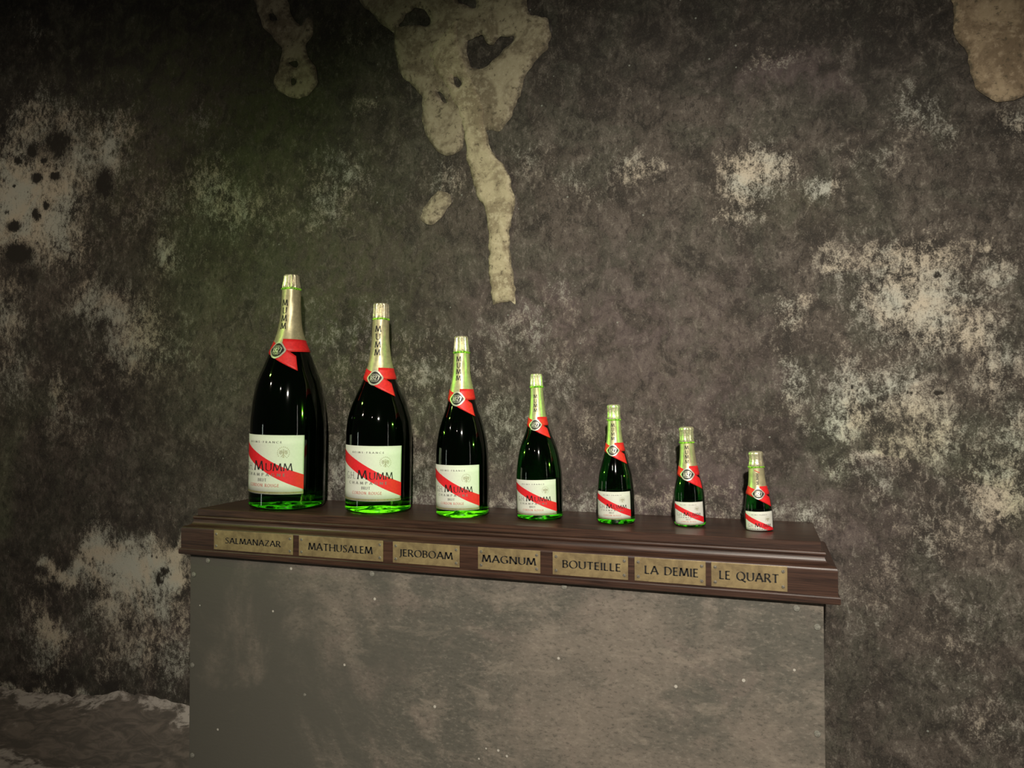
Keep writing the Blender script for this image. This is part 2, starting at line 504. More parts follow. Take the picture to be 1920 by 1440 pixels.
def build_wall():
    xs = np.arange(-2.4, 3.4001, 0.009)
    zs = np.arange(FLOOR_Z - 0.02, 2.75, 0.009)
    X, Z = np.meshgrid(xs, zs, indexing='ij')
    relief = 0.004 * smooth_noise(X, Z, 0.35, 1) + 0.0025 * smooth_noise(X, Z, 0.09, 2) + 0.0012 * smooth_noise(X, Z, 0.03, 3)
    Yy = 0.0015 + relief
    V = np.stack([X, Yy, Z], -1).reshape(-1, 3)
    o = mesh_obj('wall_back', V, grid_faces(len(xs), len(zs)), M['wall'], smooth=True)
    px, py = proj(V)
    wx = 34 * (smooth_noise(V[:, 0], V[:, 2], 0.10, 11) - .5) + 22 * (smooth_noise(V[:, 0], V[:, 2], 0.035, 12) - .5)
    wy = 34 * (smooth_noise(V[:, 0], V[:, 2], 0.10, 13) - .5) + 22 * (smooth_noise(V[:, 0], V[:, 2], 0.035, 14) - .5)
    add_attr(o.data, 'pale', blob_field(px + wx, py + wy, PALE))
    add_attr(o.data, 'dark', blob_field(px + wx, py + wy, DARK))
    add_attr(o.data, 'green', blob_field(px + wx, py + wy, GREEN))
    add_attr(o.data, 'mauve', blob_field(px + wx, py + wy, MAUVE))
    add_attr(o.data, 'pit', blob_field(px + .25 * wx, py + .25 * wy, PITS))
    tag(o, 'dark mouldy cellar wall with pale lime bloom behind the bottles', kind='structure')
    return o


wall = build_wall()


def rough_outline(pts, amp, step, seed):
    rng = random.Random(seed)
    out = []
    n = len(pts)
    for i in range(n):
        a, b = pts[i], pts[(i + 1) % n]
        L = math.hypot(b[0] - a[0], b[1] - a[1])
        k = max(1, int(L / step))
        for j in range(k):
            t = j / k
            out.append((a[0] + (b[0] - a[0]) * t + rng.uniform(-amp, amp), a[1] + (b[1] - a[1]) * t + rng.uniform(-amp, amp)))
    for _ in range(1):
        out = [((out[i - 1][0] + 2 * out[i][0] + out[(i + 1) % len(out)][0]) / 4, (out[i - 1][1] + 2 * out[i][1] + out[(i + 1) % len(out)][1]) / 4) for i in range(len(out))]
    return out


def plaster_patch(name, outline, holes, seed, thick=0.004, label=None, mat='patch', feather=16.0):
    """a skim of plaster: dense triangulation of a wall outline whose rim thins down into the wall"""
    rings = [np.array(rough_outline(r_, 3.0, 5, seed + k)) for k, r_ in enumerate([outline] + holes)]
    pts = [tuple(p) for r_ in rings for p in r_]
    edges, n0 = [], 0
    for r_ in rings:
        edges += [(n0 + i, n0 + (i + 1) % len(r_)) for i in range(len(r_))]
        n0 += len(r_)

    def inside(x, y):
        c = np.zeros(x.shape, bool)
        for r_ in rings:
            x0, y0 = r_[:, 0], r_[:, 1]
            x1, y1 = np.roll(x0, -1), np.roll(y0, -1)
            for a, b, p, q in zip(x0, y0, x1, y1):
                if b != q:
                    c ^= ((b > y) != (q > y)) & (x < (p - a) * (y - b) / (q - b) + a)
        return c

    def dist(x, y):
        d = np.full(x.shape, 1e9)
        for r_ in rings:
            a, b = r_, np.roll(r_, -1, 0)
            for p, q in zip(a, b):
                e = q - p
                t_ = np.clip(((x - p[0]) * e[0] + (y - p[1]) * e[1]) / max(e @ e, 1e-9), 0, 1)
                d = np.minimum(d, np.hypot(x - p[0] - t_ * e[0], y - p[1] - t_ * e[1]))
        return d

    lo, hi = rings[0].min(0), rings[0].max(0)
    gx, gy = np.meshgrid(np.arange(lo[0], hi[0], 6.0), np.arange(lo[1], hi[1], 6.0))
    rg = np.random.RandomState(seed)
    gx, gy = (gx + rg.uniform(-1.5, 1.5, gx.shape)).ravel(), (gy + rg.uniform(-1.5, 1.5, gy.shape)).ravel()
    keep = inside(gx, gy) & (dist(gx, gy) > 2.5)
    pts += list(zip(gx[keep], gy[keep]))
    v2, _, f2, *_r = delaunay_2d_cdt([Vector(p) for p in pts], edges, [], 0, 1e-4)
    P = np.array([(p.x, p.y) for p in v2])
    F = np.array([tuple(f) for f in f2 if len(f) == 3])
    cen = P[F].mean(1)
    F = F[inside(cen[:, 0], cen[:, 1])]
    d = dist(P[:, 0], P[:, 1])
    k = np.clip(d / feather, 0, 1)
    rise = thick * (1 - (1 - k) ** 2.2)
    V = np.array([at(x, y, Y=0.0) for x, y in P])
    V[:, 1] = 0.0035 - rise - 0.0045 * np.clip(k * 4, 0, 1) - 0.0012 * smooth_noise(V[:, 0], V[:, 2], 0.05, seed) * k
    o = mesh_obj(name, V, F.tolist(), M[mat], wall, smooth=True, label=label)
    add_attr(o.data, 'rim', np.clip(d / (feather * 2.2), 0, 1))
    return o


def C1(pts, s=700 / 1680, ox=400, oy=0):
    return [(ox + x * s, oy + y * s) for x, y in pts]


big = C1([(560, -130), (650, 0), (740, 90), (810, 150), (815, 250), (840, 330), (900, 390), (940, 440), (935, 530), (960, 620), (1010, 690), (1060, 705), (1122, 668), (1128, 560), (1160, 590), (1225, 580), (1290, 590), (1340, 520), (1385, 420), (1400, 350),
          (1440, 280), (1500, 220), (1520, 150), (1500, 70), (1420, 70), (1410, 0), (1440, -160), (1000, -220)])
plaster_patch('plaster_patch', big, [C1([(830, 125), (860, 70), (905, 28), (950, 45), (975, 90), (960, 120), (900, 110)]),
                                     C1([(1140, 175), (1210, 155), (1240, 205), (1265, 203), (1285, 155), (1360, 165), (1350, 190), (1310, 215), (1260, 270), (1210, 305), (1160, 300), (1140, 240)]),
                                     C1([(1070, 345), (1100, 340), (1120, 370), (1105, 395), (1075, 380)]), C1([(1000, 410), (1040, 425), (1055, 465), (1020, 450)]),
                                     C1([(1080, -30), (1180, -20), (1185, 35), (1110, 15)])], 3, label='large pale plaster patch with dark holes at the top', feather=14)
strip = C1([(965, 250), (1000, 180), (1060, 120), (1110, 60), (1105, 160), (1135, 260), (1160, 330), (1200, 420), (1225, 480), (1222, 580), (1250, 680), (1305, 740), (1335, 800), (1358, 890), (1345, 960), (1330, 1060), (1340, 1180), (1355, 1290), (1360, 1372), (1340, 1352), (1318, 1362), (1290, 1358), (1255, 1375),
            (1250, 1290), (1235, 1190), (1240, 1140), (1235, 1040), (1225, 940), (1190, 890), (1160, 800), (1132, 700), (1128, 580), (1085, 480), (1040, 390), (1000, 330)])
st = plaster_patch('plaster_drip', strip, [C1([(1072, 345), (1098, 342), (1116, 370), (1103, 392), (1077, 378)])], 21, 0.0075, 'long pale plaster run hanging down to a ragged end', 'drip', 6)
plaster_patch('plaster_patch', C1([(120, -60), (185, 0), (215, 110), (260, 160), (310, 220), (295, 290), (270, 350), (280, 400), (330, 430), (390, 445), (430, 430), (465, 380), (465, 310), (420, 240), (410, 200), (445, 160), (450, 100), (430, 70), (400, 110), (365, 100), (350, 60), (330, 0), (320, -80)]),
              [C1([(245, 60), (270, 50), (285, 90), (260, 100)]), C1([(340, 350), (360, 345), (372, 370), (350, 385)]), C1([(330, 275), (370, 270), (385, 300), (360, 302)])], 31, label='small curled plaster patch at the upper left', feather=13)
plaster_patch('plaster_patch', C1([(1215, -180), (1235, 0), (1250, 80), (1240, 170), (1260, 230), (1330, 310), (1340, 420), (1370, 510), (1440, 580), (1500, 605), (1600, 600), (1700, 560), (1900, 420), (2100, 100), (2100, -180)], 0.3125, 1400), [], 41, label='rounded tan plaster patch at the upper right corner', mat='tan', feather=14)
plaster_patch('plaster_patch', C1([(1010, 850), (1060, 870), (1070, 900), (1040, 960), (990, 1005), (950, 1010), (925, 980), (960, 900)]), [], 51, 0.0015, label='small pale smear left of the plaster run', feather=26)


def build_floor():
    xs = np.arange(-2.4, 3.4001, 0.025)
    ys = np.concatenate([np.arange(0.0, 0.7, 0.02), np.arange(0.7, 4.2, 0.1)])
    X, Yv = np.meshgrid(xs, ys, indexing='ij')
    # crusted cove where the floor meets the wall, then flat floor
    top = 0.035 + 0.045 * smooth_noise(X, 0 * X, 0.25, 5) + 0.020 * smooth_noise(X, 0 * X, 0.07, 15) * smooth_noise(X, 0 * X, 0.2, 16) + 0.018 * smooth_noise(X, 0 * X, 0.03, 17) + 0.03 * np.clip((X + 1.2) / 0.9, 0, 1)
    t = np.clip(Yv / 0.30, 0, 1)
    Zf = FLOOR_Z + top * (1 - t) ** 1.6 + 0.008 * smooth_noise(X, Yv, 0.12, 6) * (1 - 0.6 * t) + 0.004 * smooth_noise(X, Yv, 0.05, 8)
    V = np.stack([X, 0.004 - Yv, Zf], -1).reshape(-1, 3)
    o = mesh_obj('floor', V, [f[::-1] for f in grid_faces(len(xs), len(ys))], M['floor'], smooth=True)
    d = Yv + 0.05 * (smooth_noise(X, Yv, 0.15, 7) - .5)
    bloom = np.exp(-((d - 0.01) / 0.055) ** 2) * (0.35 + 0.75 * smooth_noise(X, Yv, 0.11, 18)) + 0.85 / (1 + np.exp(-(d - 0.30) / 0.012))
    add_attr(o.data, 'bloom', bloom)
    tag(o, 'damp grey cellar floor with whitish crust along the wall', kind='structure')
    return o


build_floor()

# ------------------------------------------------------------------ pedestal
DP = 0.296      # slab depth
LN = 1.8        # slab length
ped = empty('pedestal', (0.9, -0.16, FLOOR_Z))
tag(ped, 'broad grey painted board pedestal under the dark wooden shelf', 'pedestal')
ped_inv = Matrix.Translation((-0.9, 0.16, -FLOOR_Z))


def child_box(name, parent, origin, b, mat, bw=0.0015, label=None):
    mb = MB()
    mb.box(*b)
    vs_ = [(x - origin[0], y - origin[1], z - origin[2]) for x, y, z in mb.v]
    o = mesh_obj(name, vs_, mb.f, mat, parent, label=label)
    bevel(o, bw, 2)
    return o


PO = (0.9, -0.16, FLOOR_Z)
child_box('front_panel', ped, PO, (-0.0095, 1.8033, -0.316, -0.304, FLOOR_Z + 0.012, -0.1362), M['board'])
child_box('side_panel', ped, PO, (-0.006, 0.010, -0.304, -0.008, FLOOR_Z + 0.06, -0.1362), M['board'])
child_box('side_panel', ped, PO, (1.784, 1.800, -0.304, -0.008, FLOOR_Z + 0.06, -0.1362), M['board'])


def disc_head(r, h, n=14):
    v, f = [], []
    prof = [(r, 0), (r, h * 0.5), (r * 0.8, h * 0.9), (r * 0.35, h)]
    for rr, y in prof:
        v += [(rr * math.cos(2 * PI * k / n), -y, rr * math.sin(2 * PI * k / n)) for k in range(n)]
    for a in range(len(prof) - 1):
        for k in range(n):
            f.append((a * n + k, a * n + (k + 1) % n, (a + 1) * n + (k + 1) % n, (a + 1) * n + k))
    f.append(tuple((len(prof) - 1) * n + k for k in range(n)))
    return v, f


nv_, nf_ = disc_head(0.0075, 0.003)
nail_me = None
for i, (x, y) in enumerate([(390, 1051), (363.5, 1077), (697.6, 1076), (361, 1247), (361, 1416), (571.6, 1302.6), (1057.9, 1100), (1493.6, 1140.5), (1532.6, 1175.8), (1532.6, 1375.6)]):
    P = at(x, y, Y=-0.316)
    P[2] = min(P[2], -0.1445)
    if nail_me is None:
        o = mesh_obj('screw', nv_, nf_, M['nail'], ped)
        nail_me = o.data
    else:
        o = bpy.data.objects.new('screw', nail_me)
        col.objects.link(o)
        o.parent = ped
    o.location = (P[0] - PO[0], P[1] - PO[1], P[2] - PO[2])
    s = (1.0, 1, 1.0) if i != 5 else (.6, .6, .6)
    o.scale = s

# ------------------------------------------------------------------ wooden shelf
SO = (0.9, -0.15, -0.1355)
shelf = empty('display_shelf', SO)
tag(shelf, 'long dark wooden display shelf with stepped mouldings and brass name plates', 'shelf')


def moulding(name, prof, close_top=False, label=None):
    v, f = [], []
    for o_, z in prof:
        v += [(-o_, 0, z), (-o_, -DP - o_, z), (LN + o_, -DP - o_, z), (LN + o_, 0, z)]
    n = len(prof)
    for a in range(n - 1):
        for k in range(4):
            f.append((a * 4 + k, a * 4 + (k + 1) % 4, (a + 1) * 4 + (k + 1) % 4, (a + 1) * 4 + k))
    f.append((3, 2, 1, 0))
    f.append(tuple((n - 1) * 4 + k for k in range(4)))
    v = [(x - SO[0], y - SO[1], z - SO[2]) for x, y, z in v]
    o = mesh_obj(name, v, f, M['wood'], shelf, label=label)
    return o


moulding('base_board', [(0.030, -0.1355), (0.0365, -0.1355), (0.0385, -0.1335), (0.0385, -0.121), (0.037, -0.1185), (0.034, -0.1175)])
rn = [(0.031 - 0.0, -0.1175), (0.0335, -0.1175), (0.0335, -0.060)]
rn += [(0.0335 - 0.010 * (1 - math.cos(a)), -0.060 + 0.010 * math.sin(a)) for a in np.linspace(0.15, PI / 2, 9)]
moulding('fascia', rn)
cv = [(0.0235, -0.050)]
cv += [(0.0075 + 0.0160 * (1 - math.sin(a)), -0.050 + 0.018 * (1 - math.cos(a))) for a in np.linspace(0.1, PI / 2, 9)]
moulding('cove_moulding', cv)
bd = [(0.006, -0.032)] + [(0.006 + 0.0042 * math.cos(a), -0.0265 + 0.0052 * math.sin(a)) for a in np.linspace(-PI / 2 + .1, PI / 2 - .1, 9)]
moulding('bead_moulding', bd)
moulding('top_slab', [(-0.001, -0.0213), (0.0, -0.0205), (0.0, -0.0012), (-0.0012, 0.0)])

# ------------------------------------------------------------------ lettering


def arc(cx, cy, rx, ry, a0, a1, n=14):
    return [(cx + rx * math.cos(math.radians(a0 + (a1 - a0) * k / n)), cy + ry * math.sin(math.radians(a0 + (a1 - a0) * k / n))) for k in range(n + 1)]


GL = {
    'A': (.80, [[(.02, 0), (.40, 1)], [(.40, 1), (.78, 0)], [(.16, .34), (.64, .34)]]),
    'B': (.60, [[(.08, 0), (.08, 1)], [(.08, .97)] + arc(.28, .75, .22, .22, 90, -90) + [(.08, .53)], [(.08, .53)] + arc(.30, .28, .25, .25, 90, -90) + [(.08, .03)]]),
    'C': (.76, [arc(.44, .5, .40, .49, 45, 315, 22)]),
    'D': (.78, [[(.08, 0), (.08, 1)], [(.08, .97)] + arc(.28, .5, .43, .47, 90, -90) + [(.08, .03)]]),
    'E': (.52, [[(.08, 0), (.08, 1)], [(.08, .96), (.48, .96)], [(.08, .52), (.43, .52)], [(.08, .04), (.50, .04)]]),
    'F': (.50, [[(.08, 0), (.08, 1)], [(.08, .96), (.48, .96)], [(.08, .52), (.43, .52)]]),
    'G': (.82, [arc(.44, .5, .40, .49, 48, 300, 22) + [(.70, .10)], [(.72, .06), (.72, .42)], [(.56, .42), (.76, .42)]]),
    'H': (.80, [[(.08, 0), (.08, 1)], [(.72, 0), (.72, 1)], [(.08, .52), (.72, .52)]]),
    'I': (.20, [[(.10, 0), (.10, 1)]]),
    'J': (.34, [[(.24, 1), (.24, .08), (.18, -.10), (.02, -.18)]]),
    'K': (.66, [[(.08, 0), (.08, 1)], [(.58, 1), (.1, .48)], [(.2, .58), (.64, 0)]]),
    'L': (.50, [[(.08, 0), (.08, 1)], [(.08, .04), (.48, .04)]]),
    'M': (.98, [[(.05, 0), (.17, 1)], [(.17, 1), (.49, .08)], [(.49, .08), (.80, 1)], [(.80, 1), (.93, 0)]]),
    'N': (.82, [[(.09, 0), (.09, 1)], [(.09, 1), (.73, 0)], [(.73, 0), (.73, 1)]]),
    'O': (.90, [arc(.45, .5, .40, .49, 0, 360, 28)]),
    'P': (.58, [[(.08, 0), (.08, 1)], [(.08, .97)] + arc(.28, .73, .24, .24, 90, -90) + [(.08, .49)]]),
    'Q': (.94, [arc(.45, .5, .40, .49, 0, 360, 28), [(.50, .16), (.72, -.04), (.96, -.16)]]),
    'R': (.66, [[(.08, 0), (.08, 1)], [(.08, .97)] + arc(.28, .73, .24, .24, 90, -90) + [(.08, .49)], [(.30, .49), (.64, 0)]]),
    'S': (.56, [[(.47, .86), (.38, .95), (.26, .97), (.14, .91), (.09, .77), (.15, .64), (.29, .53), (.43, .41), (.49, .26), (.44, .11), (.31, .03), (.17, .03), (.05, .13)]]),
    'T': (.68, [[(.34, 0), (.34, 1)], [(.02, .96), (.66, .96)]]),
    'U': (.76, [[(.08, 1), (.08, .36)] + arc(.38, .32, .30, .29, 180, 360) + [(.68, .36), (.68, 1)]]),
    'Z': (.64, [[(.06, .96), (.58, .96)], [(.58, .96), (.05, .04)], [(.05, .04), (.60, .04)]]),
    '1': (.36, [[(.06, .82), (.20, 1), (.20, 0)], [(.06, .03), (.34, .03)]]),
    '8': (.56, [arc(.28, .75, .19, .22, 0, 360, 18), arc(.28, .27, .24, .25, 0, 360, 18)]),
    '2': (.56, [[(.06, .74)] + arc(.27, .75, .21, .22, 170, -30, 12) + [(.06, .04)], [(.06, .04), (.52, .04)]]),
    '7': (.54, [[(.04, .96), (.52, .96)], [(.52, .96), (.20, 0)]]),
    '.': (.20, [[(.10, 0), (.10, .10)]]),
    '-': (.40, [[(.06, .48), (.34, .48)]]),
    ' ': (.40, []),
}


def text_width(txt, sp):
    return sum(GL[c][0] + sp for c in txt) - sp


def text_strips(txt, h, sp, wt=0.13, wx=1.0, flare=0.35):
    """list of (left points, right points) strips; baseline at 0, centred on x"""
    out = []
    x0 = -text_width(txt, sp) / 2
    nib = (math.cos(math.radians(20)), math.sin(math.radians(20)))
    for c in txt:
        w, strokes = GL[c]
        for s in strokes:
            pts = []
            for a, b in zip(s[:-1], s[1:]):
                k = max(1, int(math.hypot(b[0] - a[0], b[1] - a[1]) / 0.25))
                pts += [(a[0] + (b[0] - a[0]) * j / k, a[1] + (b[1] - a[1]) * j / k) for j in range(k)]
            pts.append(s[-1])
            closed = math.hypot(pts[0][0] - pts[-1][0], pts[0][1] - pts[-1][1]) < 1e-6
            A, B = [], []
            n = len(pts)
            for i, p in enumerate(pts):
                a = pts[i - 1] if i > 0 else (pts[-2] if closed else p)
                b = pts[i + 1] if i < n - 1 else (pts[1] if closed else p)
                dx, dy = b[0] - a[0], b[1] - a[1]
                L = math.hypot(dx, dy) or 1
                dx, dy = dx / L, dy / L
                th = wt * (0.28 + 0.80 * abs(dx * nib[1] - dy * nib[0])) / 2
                if not closed and i in (0, n - 1): th *= 1 + flare
                A.append(((x0 + p[0] - dy * th) * h * wx, (p[1] + dx * th) * h))
                B.append(((x0 + p[0] + dy * th) * h * wx, (p[1] - dx * th) * h))
            out.append((B, A))
        x0 += w + sp
    return out


# ------------------------------------------------------------------ brass name plates (parts of the shelf)
PLATES = [('SALMANAZAR', .0915, .3714, .78, .017), ('MATHUSALEM', .3918, .6655, .76, .020), ('JEROBOAM', .6961, .8961, .80, .019), ('MAGNUM', .9492, 1.1224, .86, .019),
          ('BOUTEILLE', 1.1556, 1.3508, .77, .019), ('LA DEMIE', 1.3668, 1.5390, .75, .020), ('LE QUART', 1.5518, 1.7243, .78, .020)]
FY = -DP - 0.0335
sv, sf = disc_head(0.0041, 0.0022, 12)
screw_me = None
slot_me = None
for name, x0, x1, frac, ch in PLATES:
    z0, z1 = -0.1145, -0.0558
    cx, cz = (x0 + x1) / 2, (z0 + z1) / 2
    mb = MB()
    mb.box(-(x1 - x0) / 2, (x1 - x0) / 2, -0.0022, 0.0, -(z1 - z0) / 2, (z1 - z0) / 2)
    pl = mesh_obj('name_plate', mb.v, mb.f, M['brass'], shelf, label='brass plate engraved %s' % name)
    pl.location = (cx - SO[0], FY - SO[1], cz - SO[2])
    bevel(pl, 0.0008, 2)
    tb = MB()
    W = (x1 - x0) * frac
    sp = 0.13
    wx = W / (text_width(name, sp) * ch)
    wx = max(0.7, min(1.35, wx))
    off = 0.004 if name in ('BOUTEILLE', 'LA DEMIE') else 0.0
    for A, B in text_strips(name, ch, sp, 0.17, wx):
        tb.quad_strip([(x + off, -0.00235, z - ch * 0.5) for x, z in A], [(x + off, -0.00235, z - ch * 0.5) for x, z in B])
    mesh_obj('lettering', tb.v, tb.f, M['black'], pl, label='black engraved capitals reading %s' % name)
    for sx in (-1, 1):
        for sz in (-1, 1):
            if screw_me is None:
                s_ = mesh_obj('screw', sv, sf, M['screw'], pl)
                screw_me = s_.data
                mb = MB()
                ang = 0.6
                c_, n_ = math.cos(ang), math.sin(ang)
                mb.quad_strip([(-.0034 * c_ - .0006 * n_, -.0023, -.0034 * n_ + .0006 * c_), (.0034 * c_ - .0006 * n_, -.0023, .0034 * n_ + .0006 * c_)],
                              [(-.0034 * c_ + .0006 * n_, -.0023, -.0034 * n_ - .0006 * c_), (.0034 * c_ + .0006 * n_, -.0023, .0034 * n_ - .0006 * c_)])
                b0 = len(screw_me.vertices)
                vv = [tuple(q.co) for q in screw_me.vertices] + mb.v
                ff = [tuple(p.vertices) for p in screw_me.polygons] + [tuple(b0 + i for i in q) for q in mb.f]
                screw_me.clear_geometry()
                screw_me.from_pydata(vv, [], ff)
                screw_me.materials.append(M['slot'])
                screw_me.polygons[len(ff) - 1].material_index = 1
            else:
                s_ = bpy.data.objects.new('screw', screw_me)
                col.objects.link(s_)
                s_.parent = pl
            s_.location = (sx * ((x1 - x0) / 2 - 0.0095), -0.0022, sz * ((z1 - z0) / 2 - 0.0115))
            s_.rotation_euler = (0, random.uniform(0, 3), 0)


# ------------------------------------------------------------------ bottles
def pchip(xs, ys):
    xs, ys = np.array(xs, float), np.array(ys, float)
    h = np.diff(xs)
    d = np.diff(ys) / h
    mm = np.zeros_like(ys)
    for i in range(1, len(xs) - 1):
        if d[i - 1] * d[i] > 0:
            w1, w2 = 2 * h[i] + h[i - 1], h[i] + 2 * h[i - 1]
            mm[i] = (w1 + w2) / (w1 / d[i - 1] + w2 / d[i])
    mm[0], mm[-1] = d[0], d[-1]

    def f(x):
        x = np.clip(x, xs[0], xs[-1])
        i = np.clip(np.searchsorted(xs, x) - 1, 0, len(h) - 1)
        t = (x - xs[i]) / h[i]
        return (ys[i] * (1 + 2 * t) * (1 - t) ** 2 + mm[i] * h[i] * t * (1 - t) ** 2 + ys[i + 1] * t * t * (3 - 2 * t) + mm[i + 1] * h[i] * t * t * (t - 1))
    return f


def lathe(prof, n=64):
    v, f = [], []
    for r, z in prof:
        v += [(r * math.sin(2 * PI * k / n), -r * math.cos(2 * PI * k / n), z) for k in range(n)]
    for a in range(len(prof) - 1):
        for k in range(n):
            f.append((a * n + k, a * n + (k + 1) % n, (a + 1) * n + (k + 1) % n, (a + 1) * n + k))
    f.append(tuple(range(n))[::-1])
    f.append(tuple((len(prof) - 1) * n + k for k in range(n)))
    return v, f


# x, y, height, tilt deg, base width px, px per metre, profile [(z fraction, width px)], label z fractions, label half angle, label yaw, ribbon z, ring z, cap widths, label vmin
BOT = [
    dict(key='SALMANAZAR', nt=(0.22, 0.83), X=.2361, Y=-.1694, h=.7352, tilt=1.11, s=589.5, prof=[(0, 139), (.34, 139.7), (.43, 134), (.53, 119), (.615, 91), (.665, 74), (.716, 56), (.78, 42), (.86, 35.5), (.935, 33.5)], lab=(.068, .312), yaw=-3, rib=(.664, .716), ring=.937, cap=(34.5, 28), rim=0,
         label='tallest champagne bottle, above the SALMANAZAR plate, its label cut by the curve', nyaw=-2),
    dict(key='MATHUSALEM', nt=(0.14, 0.78), X=.5540, Y=-.1553, h=.6327, tilt=.83, s=612.1, prof=[(0, 123), (.36, 123.7), (.42, 121), (.495, 107), (.56, 87), (.632, 62), (.684, 49.5), (.75, 38.5), (.83, 32), (.92, 30)], lab=(.060, .317), yaw=8, rib=(.632, .684), ring=.922, cap=(31, 28), rim=0,
         label='second tallest champagne bottle, above the MATHUSALEM plate', nyaw=11),
    dict(key='JEROBOAM', nt=(0.11, 0.8), X=.8327, Y=-.1548, h=.5245, tilt=-.39, s=636.6, prof=[(0, 99), (.30, 99.7), (.372, 97.7), (.437, 92), (.528, 76.6), (.575, 65), (.62, 55), (.642, 51.5), (.70, 43.5), (.756, 36), (.80, 32.5), (.905, 29.5)], lab=(.041, .285), yaw=-1, rib=(.642, .70), ring=.907, cap=(31, 26), rim=0,
         label='tall champagne bottle, third from the left, above the JEROBOAM plate', nyaw=3),
    dict(key='MAGNUM', nt=(0.25, 0.86), X=1.0687, Y=-.1463, h=.4096, tilt=-1.52, s=656.6, prof=[(0, 87), (.28, 87), (.365, 83), (.452, 74.5), (.503, 67), (.57, 53), (.64, 39.8), (.697, 33), (.77, 27), (.86, 23.2), (.905, 22.6)], lab=(.034, .272), yaw=-1, rib=(.640, .697), ring=.907, cap=(25.5, 22), rim=0,
         label='middle champagne bottle of the seven, above the MAGNUM plate', nyaw=4),
    dict(key='BOUTEILLE', nt=(0.15, 0.92), X=1.2894, Y=-.1544, h=.3222, tilt=-1.18, s=681.4, prof=[(0, 70), (.20, 70), (.30, 67), (.392, 63), (.485, 53), (.585, 40), (.604, 38), (.673, 31), (.75, 26.5), (.86, 23)], lab=(.040, .269), yaw=-2, rib=(.604, .673), ring=.868, cap=(26.5, 24.5), rim=1,
         label='ordinary champagne bottle, above the BOUTEILLE plate', nyaw=0),
    dict(key='LA DEMIE', nt=(.12, .92), X=1.4867, Y=-.1421, h=.2618, tilt=-1.97, s=698.8, prof=[(0, 58.5), (.18, 58), (.244, 57), (.32, 55.7), (.40, 51), (.478, 43.8), (.51, 40.5), (.60, 33.5), (.70, 28), (.83, 24.8)], lab=(.016, .244), yaw=0, rib=(.510, .600), ring=.838, cap=(28, 27), rim=1,
         label='half size champagne bottle, above the LA DEMIE plate', nyaw=1),
    dict(key='LE QUART', X=1.6623, Y=-.1594, h=.2004, tilt=-2.2, s=724.9, prof=[(0, 52), (.18, 52), (.28, 49.5), (.36, 46.5), (.45, 41.5), (.555, 32.5), (.66, 28.8), (.79, 26.8)], lab=(.004, .242), yaw=3, rib=(.455, .555), ring=.798, cap=(29.5, 26), rim=1, vmin=.27, half=66,
         label='smallest champagne bottle, rightmost, above the LE QUART plate', nyaw=4),
]


